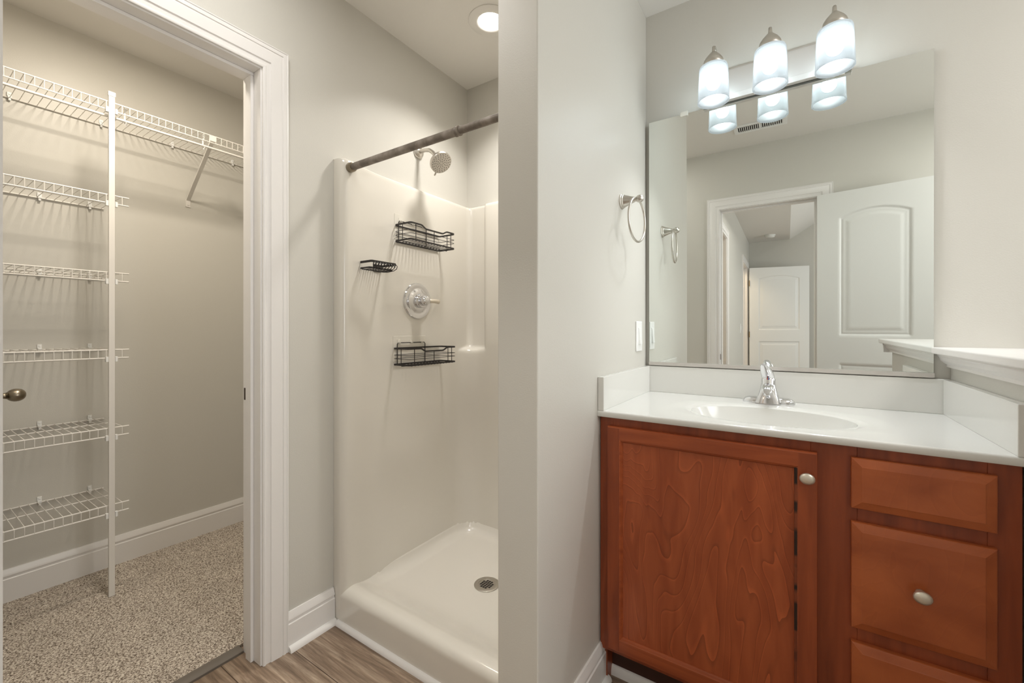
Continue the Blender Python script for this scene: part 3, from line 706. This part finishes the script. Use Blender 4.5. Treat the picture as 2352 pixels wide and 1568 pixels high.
# stiles drawn over frame ends with vertical grain
for xa, xb in ((DL+.0008, DL+fw), (DR-fw, DR-.0008)):
    MB().box(xa, xb, DY-.0192, DY-.010, DZ0+.004, DZ1-.004).build('door_stile', 'wood', vdoor)
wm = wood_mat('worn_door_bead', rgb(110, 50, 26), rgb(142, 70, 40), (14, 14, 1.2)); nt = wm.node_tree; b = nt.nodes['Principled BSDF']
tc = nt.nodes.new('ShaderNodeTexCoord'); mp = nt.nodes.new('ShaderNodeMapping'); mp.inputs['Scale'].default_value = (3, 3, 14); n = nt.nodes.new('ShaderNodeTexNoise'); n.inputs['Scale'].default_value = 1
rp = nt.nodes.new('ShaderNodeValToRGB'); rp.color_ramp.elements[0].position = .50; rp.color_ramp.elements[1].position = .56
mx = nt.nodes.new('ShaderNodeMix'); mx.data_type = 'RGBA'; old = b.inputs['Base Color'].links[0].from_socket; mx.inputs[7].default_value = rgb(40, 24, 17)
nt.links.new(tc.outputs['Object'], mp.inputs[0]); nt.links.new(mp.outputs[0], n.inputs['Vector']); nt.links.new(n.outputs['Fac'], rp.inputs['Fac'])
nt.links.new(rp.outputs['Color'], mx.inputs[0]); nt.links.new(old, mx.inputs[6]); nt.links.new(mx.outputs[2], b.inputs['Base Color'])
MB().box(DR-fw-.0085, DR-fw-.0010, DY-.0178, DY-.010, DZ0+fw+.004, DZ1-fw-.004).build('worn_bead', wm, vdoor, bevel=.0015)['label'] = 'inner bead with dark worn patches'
def cab_knob(parent, x, z, tilt=0):
    pr = [(.009,0),(.0085,.003),(.006,.008),(.006,.013),(.010,.016),(.0155,.019),(.0165,.0225),(.0150,.0262),(.010,.0288),(.004,.0297),(0,.0298)]
    k = MB().lathe(pr, (x, DY-.019, z), (0,-1,0), 36, sx=1.0, sy=.86).build('knob', 'knobnick', parent, smooth='all'); k['label'] = 'satin nickel knob'; return k
cab_knob(vdoor, .0275, .777)
for i, (za, zb) in enumerate(dr_z):
    m_ = MB()
    vs, fs = ringprof(dx0, dx1, za, zb, [(0,0),(0,.009),(.001,.0115),(.0025,.0125),(.018,.0180),(.0195,.0190)], DY); m_.add(vs, fs+[(20,21,22,23)])
    dw = m_.build('drawer', 'woodd', van); dw['label'] = ['shallow false drawer front without knob', 'deep drawer front with knob', 'lowest deep drawer front'][i]
    if i: cab_knob(dw, (dx0+dx1)/2, (za+zb)/2)

# counter with integral bowl
ctop = thing('vanity_counter', 'glossy white cultured marble counter with an integral oval sink', 'counter', (-.06, 1.55, CT))
X0, X1, Y0, Y1, ZT = XP+.0005, XB-.0005, 1.2777, YM-.0005, .883
BCX, BCY, BA, BBv = -.067, 1.492, .213, .143
def bowl(x, y):
    d = math.hypot((x-BCX)/BA, (y-BCY)/BBv)
    if d < 1: 
        t = d; z = -.135*(1-t**3.4)
        return z-.004
    if d < 1.12: 
        q = (d-1)/.12; return -.004*(1-q)**2*(1+2*q)
    return 0
def gx(u, v):
    # polar like grid: rings from rectangle to ellipse to centre
    pass
mb = MB(); NA = 128
def rect_pt(a):
    c, s = math.cos(a), math.sin(a); k = 1e9
    if c > 1e-9: k = min(k, (X1-BCX)/c)
    if c < -1e-9: k = min(k, (X0-BCX)/c)
    if s > 1e-9: k = min(k, (Y1-BCY)/s)
    if s < -1e-9: k = min(k, (Y0+.006-BCY)/s)
    return BCX+c*k, BCY+s*k
angs = sorted(set([round(2*PI*i/NA, 6) for i in range(NA)]+[round(math.atan2(yy-BCY, xx-BCX) % (2*PI), 6) for xx in (X0, X1) for yy in (Y0+.006, Y1)]))
NA = len(angs); rings = []
ts_ = [0, .15, .3, .45, .6, .7, .78, .85, .90, .94, .97, .985, 1.0, 1.015, 1.03, 1.05, 1.08, 1.12]
for tt in ts_:
    rings.append([(BCX+BA*tt*math.cos(a), BCY+BBv*tt*math.sin(a)) for a in angs])
for q in (.25, .5, .75, 1.0):
    rings.append([((BCX+BA*1.12*math.cos(a))*(1-q)+rect_pt(a)[0]*q, (BCY+BBv*1.12*math.sin(a))*(1-q)+rect_pt(a)[1]*q) for a in angs])
vs = [(x, y, ZT+bowl(x, y)) for r in rings for x, y in r]
fs = [(i*NA+j, i*NA+(j+1) % NA, (i+1)*NA+(j+1) % NA, (i+1)*NA+j) for i in range(len(rings)-1) for j in range(NA)]
mb.add(vs, fs)
nose = [(Y0+.006, ZT), (Y0+.003, ZT-.0008), (Y0+.0008, ZT-.003), (Y0, ZT-.006), (Y0, ZT-.0165), (Y0+.002, ZT-.019), (Y0+.10, ZT-.019)]
vs = [(x, y, z) for x in (X0, X1) for y, z in nose]; k = len(nose)
mb.add(vs, [(i, i+1, k+i+1, k+i) for i in range(k-1)])
mb.add([(X1,Y0,ZT-.019),(X1,Y1,ZT-.019),(X1,Y1,ZT),(X1,Y0+.003,ZT)], [(0,1,2,3)]); mb.add([(X0,Y0,ZT-.019),(X0,Y1,ZT-.019),(X0,Y1,ZT),(X0,Y0+.003,ZT)], [(0,1,2,3)])
cobj = mb.build('countertop', 'marble', ctop, smooth=True)
MB().lathe([(.022,0),(.020,.003),(.012,.0035),(0,.001)], (BCX, BCY, ZT-.1385), (0,0,1), 28).build('sink_drain', 'chrome', ctop, smooth=True)
SP = .9895
MB().box(X0, X1, Y1-.020, Y1, ZT-.001, SP).build('backsplash', 'marble', ctop, bevel=.0035, seg=3)
MB().box(X0, X0+.020, Y0+.002, Y1-.0205, ZT-.0005, SP).build('side_splash', 'marble', ctop, bevel=.002, seg=2)
MB().box(X1-.020, X1, Y0+.002, Y1-.0205, ZT-.0005, SP).build('side_splash', 'marble', ctop, bevel=.002, seg=2)

# faucet
FX, FY = -.074, 1.738
fa = thing('faucet', 'small chrome single lever faucet behind the oval sink', 'faucet', (FX, FY, ZT))
mb = MB()
def base_pt(a):
    c, s = math.cos(a), math.sin(a); x = .079*(abs(c)**.75)*(1 if c > 0 else -1); y = .029*(abs(s)**.8)*(1 if s > 0 else -1)
    return x, y
N_ = 64; rg = []
for sc, z in ((1.0,0),(1.0,.006),(.97,.012),(.90,.017),(.78,.0205),(.62,.021),(.42,.022),(0,.022)):
    rg.append([(FX+base_pt(2*PI*i/N_)[0]*sc, FY+base_pt(2*PI*i/N_)[1]*(sc if sc < .9 else sc), ZT+z) for i in range(N_)])
mb.add([p for r in rg for p in r], [(i*N_+j, i*N_+(j+1) % N_, (i+1)*N_+(j+1) % N_, (i+1)*N_+j) for i in range(len(rg)-1) for j in range(N_)])
mb.build('base_plate', 'chrome', fa, smooth=True)
# body: flared trapezoid lofting to a round hub
def loft(rings, name, m, parent):
    mb = MB(); n = len(rings[0]); mb.add([p for r in rings for p in r], [(i*n+j, i*n+(j+1) % n, (i+1)*n+(j+1) % n, (i+1)*n+j) for i in range(len(rings)-1) for j in range(n)]+[tuple(range(n))[::-1], tuple((len(rings)-1)*n+k for k in range(n))])
    return mb.build(name, m, parent, smooth=True)
def sq(cx, cy, z, a, b, e, n=28, dy=0):
    out = []
    for i in range(n):
        t = 2*PI*i/n; c, s = math.cos(t), math.sin(t)
        out.append((cx+a*math.copysign(abs(c)**e, c), cy+b*math.copysign(abs(s)**e, s), z))
    return out
loft([sq(FX, FY-.010, ZT+.003, .040, .032, .4), sq(FX, FY-.009, ZT+.020, .034, .030, .4), sq(FX, FY-.007, ZT+.044, .0265, .027, .55), sq(FX, FY-.003, ZT+.060, .0235, .024, .8), sq(FX, FY, ZT+.070, .0220, .0225, 1), sq(FX, FY, ZT+.084, .0220, .0220, 1), sq(FX, FY, ZT+.091, .017, .017, 1), sq(FX, FY, ZT+.093, .006, .006, 1)], 'body', 'chrome', fa)
# spout toward the bowl
def spr(cy, z, a, b, tilt):
    out = []
    for i in range(24):
        t = 2*PI*i/24; c, s = math.cos(t), math.sin(t)
        u_ = a*math.copysign(abs(c)**.8, c); w_ = b*math.copysign(abs(s)**.8, s)
        out.append((FX+u_, cy+w_*math.sin(tilt), z+w_*math.cos(tilt)))
    return out
loft([spr(FY-.010, ZT+.050, .019, .016, 0), spr(FY-.035, ZT+.060, .0175, .0135, -.1), spr(FY-.062, ZT+.063, .016, .011, 0), spr(FY-.088, ZT+.059, .015, .010, .25), spr(FY-.100, ZT+.053, .0135, .008, .5), spr(FY-.104, ZT+.050, .009, .005, .6)], 'spout', 'chrome', fa)
MB().lathe([(.0095,0),(.0105,-.003),(.0105,-.014),(.0085,-.016),(.006,-.012)], (FX, FY-.088, ZT+.053), (0,0,1), 24).build('aerator', 'chrome', fa, smooth=True)
# lever handle: paddle rising forward from the hub
lv = []
for k_, (dx, dy, dz, a, b) in enumerate([(0,.004,.082,.019,.014),(-.001,-.006,.096,.0205,.0125),(-.004,-.018,.109,.0195,.0100),(-.007,-.028,.121,.0165,.0075),(-.010,-.036,.131,.0130,.0060),(-.0115,-.041,.1365,.0085,.004)]):
    rr_ = []
    for i in range(24):
        t = 2*PI*i/24; u_ = a*math.cos(t); w_ = b*math.sin(t)
        rr_.append((FX+dx+u_, FY+dy+w_*.75, ZT+dz+w_*.66))
    lv.append(rr_)
hl = loft(lv, 'lever_handle', 'chrome', fa)
for dx, m_ in ((-.002, 'red'), (.002, 'blue')):
    MB().lathe([(.0026,0),(.0022,.0012),(0,.0014)], (FX+dx, FY-.0215, ZT+.0865), (0,-.8,-.2), 12).build('temperature_mark', m_, hl)

# ================================================================== mirror
mir_c = Vector((-.07, YM-.015, H+.36)); nrm = Vector((.0058, -1, -.0053)).normalized()
MX0, MX1, MZ0, MZ1 = -.5045, .3590, 1.0035, 2.003
def mpt(x, z, off=0):
    y = mir_c.y+((x-mir_c.x)*nrm.x+(z-mir_c.z)*nrm.z)/(-nrm.y)
    return Vector((x, y, z))+nrm*off
mr = thing('wall_mirror', 'large frameless rectangular mirror above the vanity counter', 'mirror', (0, YM, MZ0))
cs = [(MX0, MZ0), (MX1, MZ0), (MX1, MZ1), (MX0, MZ1)]
mb = MB(); mb.add([mpt(x, z) for x, z in cs], [(0,1,2,3)]); mg = mb.build('mirror_glass', 'mirror', mr)
mb = MB(); mb.add([mpt(x, z, 0) for x, z in cs]+[mpt(x, z, -.006) for x, z in cs], [(4,5,6,7),(0,1,5,4),(1,2,6,5),(2,3,7,6),(3,0,4,7)]); mb.build('glass_edge', 'glassedge', mr)['label'] = 'greenish glass edge'
MB().box(MX0, MX1, YM-.016, YM-.0005, SP+.002, MZ0-.001).box(MX0, MX1, YM-.0225, YM-.0165, SP+.004, MZ0+.003).build('bottom_channel', 'channel', mr)
for x in (-.365, .128): MB().box(x-.014, x+.014, YM-.016, YM-.0005, MZ1, MZ1+.008).box(x-.014, x+.014, YM-.0245, YM-.018, MZ1-.010, MZ1+.008).build('mirror_clip', 'clear', mr, bevel=.001)['label'] = 'clear plastic clip'

# ================================================================== vanity light
LX = -.0665; vlt = thing('vanity_light', 'three lamp brushed nickel vanity light with frosted glass shades above the mirror', 'wall lamp', (LX, YM, 2.07))
def plate_ring(x0, x1, z0, z1, prof):
    vs = []
    for ins_, h in prof:
        for a_, b_ in ((x0+ins_, z0+ins_), (x1-ins_, z0+ins_), (x1-ins_, z1-ins_), (x0+ins_, z1-ins_)): vs.append((a_, YM-h, b_))
    return vs, [(i*4+k, i*4+(k+1) % 4, (i+1)*4+(k+1) % 4, (i+1)*4+k) for i in range(len(prof)-1) for k in range(4)]
mb = MB(); vs, fs = plate_ring(LX-.229, LX+.229, 2.012, 2.134, [(0,.0005),(0,.012),(.002,.014),(.008,.015),(.011,.024),(.013,.026),(.020,.0265)])
mb.add(vs, fs+[(24,25,26,27)]); mb.build('backplate', 'plate', vlt)
bl = MB(); bl.box(LX-.229, LX+.229, YM-.046, YM-.0268, 2.000, 2.022) 
for i, x in enumerate((-.241, -.0665, .108)):
    yS = 1.675; zt = 2.088
    ar = [(x, YM-.024, 2.090), (x, YM-.040, 2.098), (x, YM-.056, 2.125), (x, YM-.072, 2.150), (x, YM-.092, 2.168), (x, YM-.115, 2.171), (x, yS+.006, 2.160), (x, yS, 2.140), (x, yS, 2.125)]
    MB().tube(ar, [.0055]*6+[.005,.0055,.006], 12).build('arm', 'nickel', vlt, smooth=True)
    MB().lathe([(.016,0),(.016,.003),(.009,.006),(.006,.010)], (x, YM-.026, 2.090), (0,-1,0), 20).build('arm_boss', 'nickel', vlt, smooth=True)
    MB().lathe([(.004,2.142),(.008,2.139),(.015,2.131),(.024,2.121),(.031,2.110),(.0335,2.102),(.0335,2.093),(.030,2.088),(.0,2.088)], (x, yS, 0), (0,0,1), 32).build('shade_cap', 'nickel', vlt, smooth=True)
    outer = [(.026, zt+.001), (.040, zt), (.0455, zt-.003), (.0475, zt-.010), (.0490, zt-.05), (.0515, zt-.115), (.0525, zt-.127)]
    inner = [(.0500, zt-.127), (.0490, zt-.115), (.0465, zt-.05), (.0450, zt-.012), (.040, zt-.005), (.026, zt-.003)]
    sd = MB().lathe(outer+inner, (x, yS, 0), (0,0,1), 48, cap=False).build('glass_shade', 'shade', vlt, smooth='all'); sd['label'] = 'lit frosted glass shade'
    MB().lathe([(.013,2.088),(.014,2.060),(.012,2.058)], (x, yS, 0), (0,0,1), 20).build('socket', 'plastic', vlt, smooth=True)
    pr = [(.011,2.060),(.013,2.052)]+[(.0235*math.sin(t), 2.028+.0235*math.cos(t)) for t in [.75+i_*(PI-.75)/12 for i_ in range(13)]]
    MB().lathe(pr, (x, yS, 0), (0,0,1), 24).build('bulb', 'bulb', vlt, smooth='all')
bl.build('plate_ledge', 'plate', vlt, bevel=.002)

# ================================================================== towel ring, switch
tr_ = thing('towel_ring', 'brushed nickel towel ring on the partition left of the mirror', 'towel ring', (XP, 1.505, 1.605))
MB().lathe([(.0275,0),(.0275,.004),(.0245,.006),(.0245,.010),(.0215,.012),(.0205,.016),(.0125,.038),(.0085,.050),(.0085,.058)], (XP, 1.505, 1.605), (1,0,0), 32).build('flange', 'nickel', tr_, smooth=True)
MB().lathe([(0,.052),(.008,.054),(.0125,.060),(.0135,.066),(.0125,.072),(.008,.078),(0,.080)], (XP, 1.505, 1.605), (1,0,0), 24).build('post_ball', 'nickel', tr_, smooth='all')
Rr_ = .0765; ang = math.radians(-4)
MB().tube([(XP+.057+Rr_*math.sin(t)*math.sin(ang)*-1, 1.505+Rr_*math.sin(t)*math.cos(ang), 1.603-.0725+Rr_*math.cos(t)) for t in [2*PI*i/56 for i in range(56)]], .0042, 12, closed=True).build('ring', 'nickel', tr_, smooth=True)
sw = thing('light_switch', 'white rocker light switch on the partition beside the mirror', 'light switch', (XP, 1.705, 1.113))
MB().box(XP, XP+.0055, 1.669, 1.7405, 1.0535, 1.1735).build('cover_plate', 'plastic', sw, bevel=.0025, seg=3)
MB().box(XP+.004, XP+.0075, 1.688, 1.7215, 1.080, 1.147).build('rocker_frame', 'plastic', sw, bevel=.0008)
mb = MB(); mb.add([(XP+.006,1.6905,1.0825),(XP+.006,1.719,1.0825),(XP+.006,1.719,1.1445),(XP+.006,1.6905,1.1445),(XP+.0125,1.6905,1.0825),(XP+.0125,1.719,1.0825),(XP+.0085,1.719,1.1445),(XP+.0085,1.6905,1.1445)], [(0,1,2,3),(4,5,6,7),(0,1,5,4),(1,2,6,5),(2,3,7,6),(3,0,4,7)]); mb.build('rocker', 'plastic', sw)
hsw = thing('light_switch', 'small white switch on the hallway wall seen in the mirror beside the far doorway', 'light switch', (HALLX, -2.66, 1.11))
MB().box(HALLX, HALLX+.006, -2.70, -2.63, 1.05, 1.17).build('cover_plate', 'plastic', hsw, bevel=.002)
MB().box(HALLX+.004, HALLX+.010, -2.681, -2.649, 1.08, 1.14).build('rocker', 'plastic', hsw)

# ================================================================== ceiling vent, detector (seen in the mirror)
vx0, vx1, vy0, vy1 = -.318, -.018, .318, .448
ve = thing('ceiling_vent', 'white slotted air vent in the ceiling, seen in the mirror', 'air vent', ((vx0+vx1)/2, (vy0+vy1)/2, HC))
f_ = MB(); z0 = HC-.007; bw = .024
f_.box(vx0, vx1, vy0, vy0+bw, z0, HC).box(vx0, vx1, vy1-bw, vy1, z0, HC).box(vx0, vx0+bw, vy0+bw, vy1-bw, z0, HC).box(vx1-bw, vx1, vy0+bw, vy1-bw, z0, HC).box((vx0+vx1)/2-.006, (vx0+vx1)/2+.006, vy0+bw, vy1-bw, z0, HC)
f_.build('vent_frame', 'plastic', ve, bevel=.002)
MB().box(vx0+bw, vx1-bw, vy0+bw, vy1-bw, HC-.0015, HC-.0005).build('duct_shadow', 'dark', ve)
sl = MB(); x = vx0+bw+.006
while x < vx1-bw-.004:
    sl.add([(x,vy0+bw,HC-.002),(x+.004,vy0+bw,HC-.006),(x+.006,vy0+bw,HC-.0055),(x+.002,vy0+bw,HC-.0015),(x,vy1-bw,HC-.002),(x+.004,vy1-bw,HC-.006),(x+.006,vy1-bw,HC-.0055),(x+.002,vy1-bw,HC-.0015)], [(0,1,5,4),(1,2,6,5),(2,3,7,6),(3,0,4,7),(0,3,2,1),(4,5,6,7)]); x += .0115
sl.build('louvres', 'plastic', ve)
sd = thing('smoke_detector', 'round white smoke detector on the hallway ceiling seen in the mirror', 'smoke detector', (-.227, -3.66, HC))
MB().lathe([(.070,0),(.070,-.012),(.062,-.016),(.060,-.030),(.050,-.038),(0,-.040)], (-.227, -3.66, HC), (0,0,1), 36).build('housing', 'smoke', sd, smooth=True)
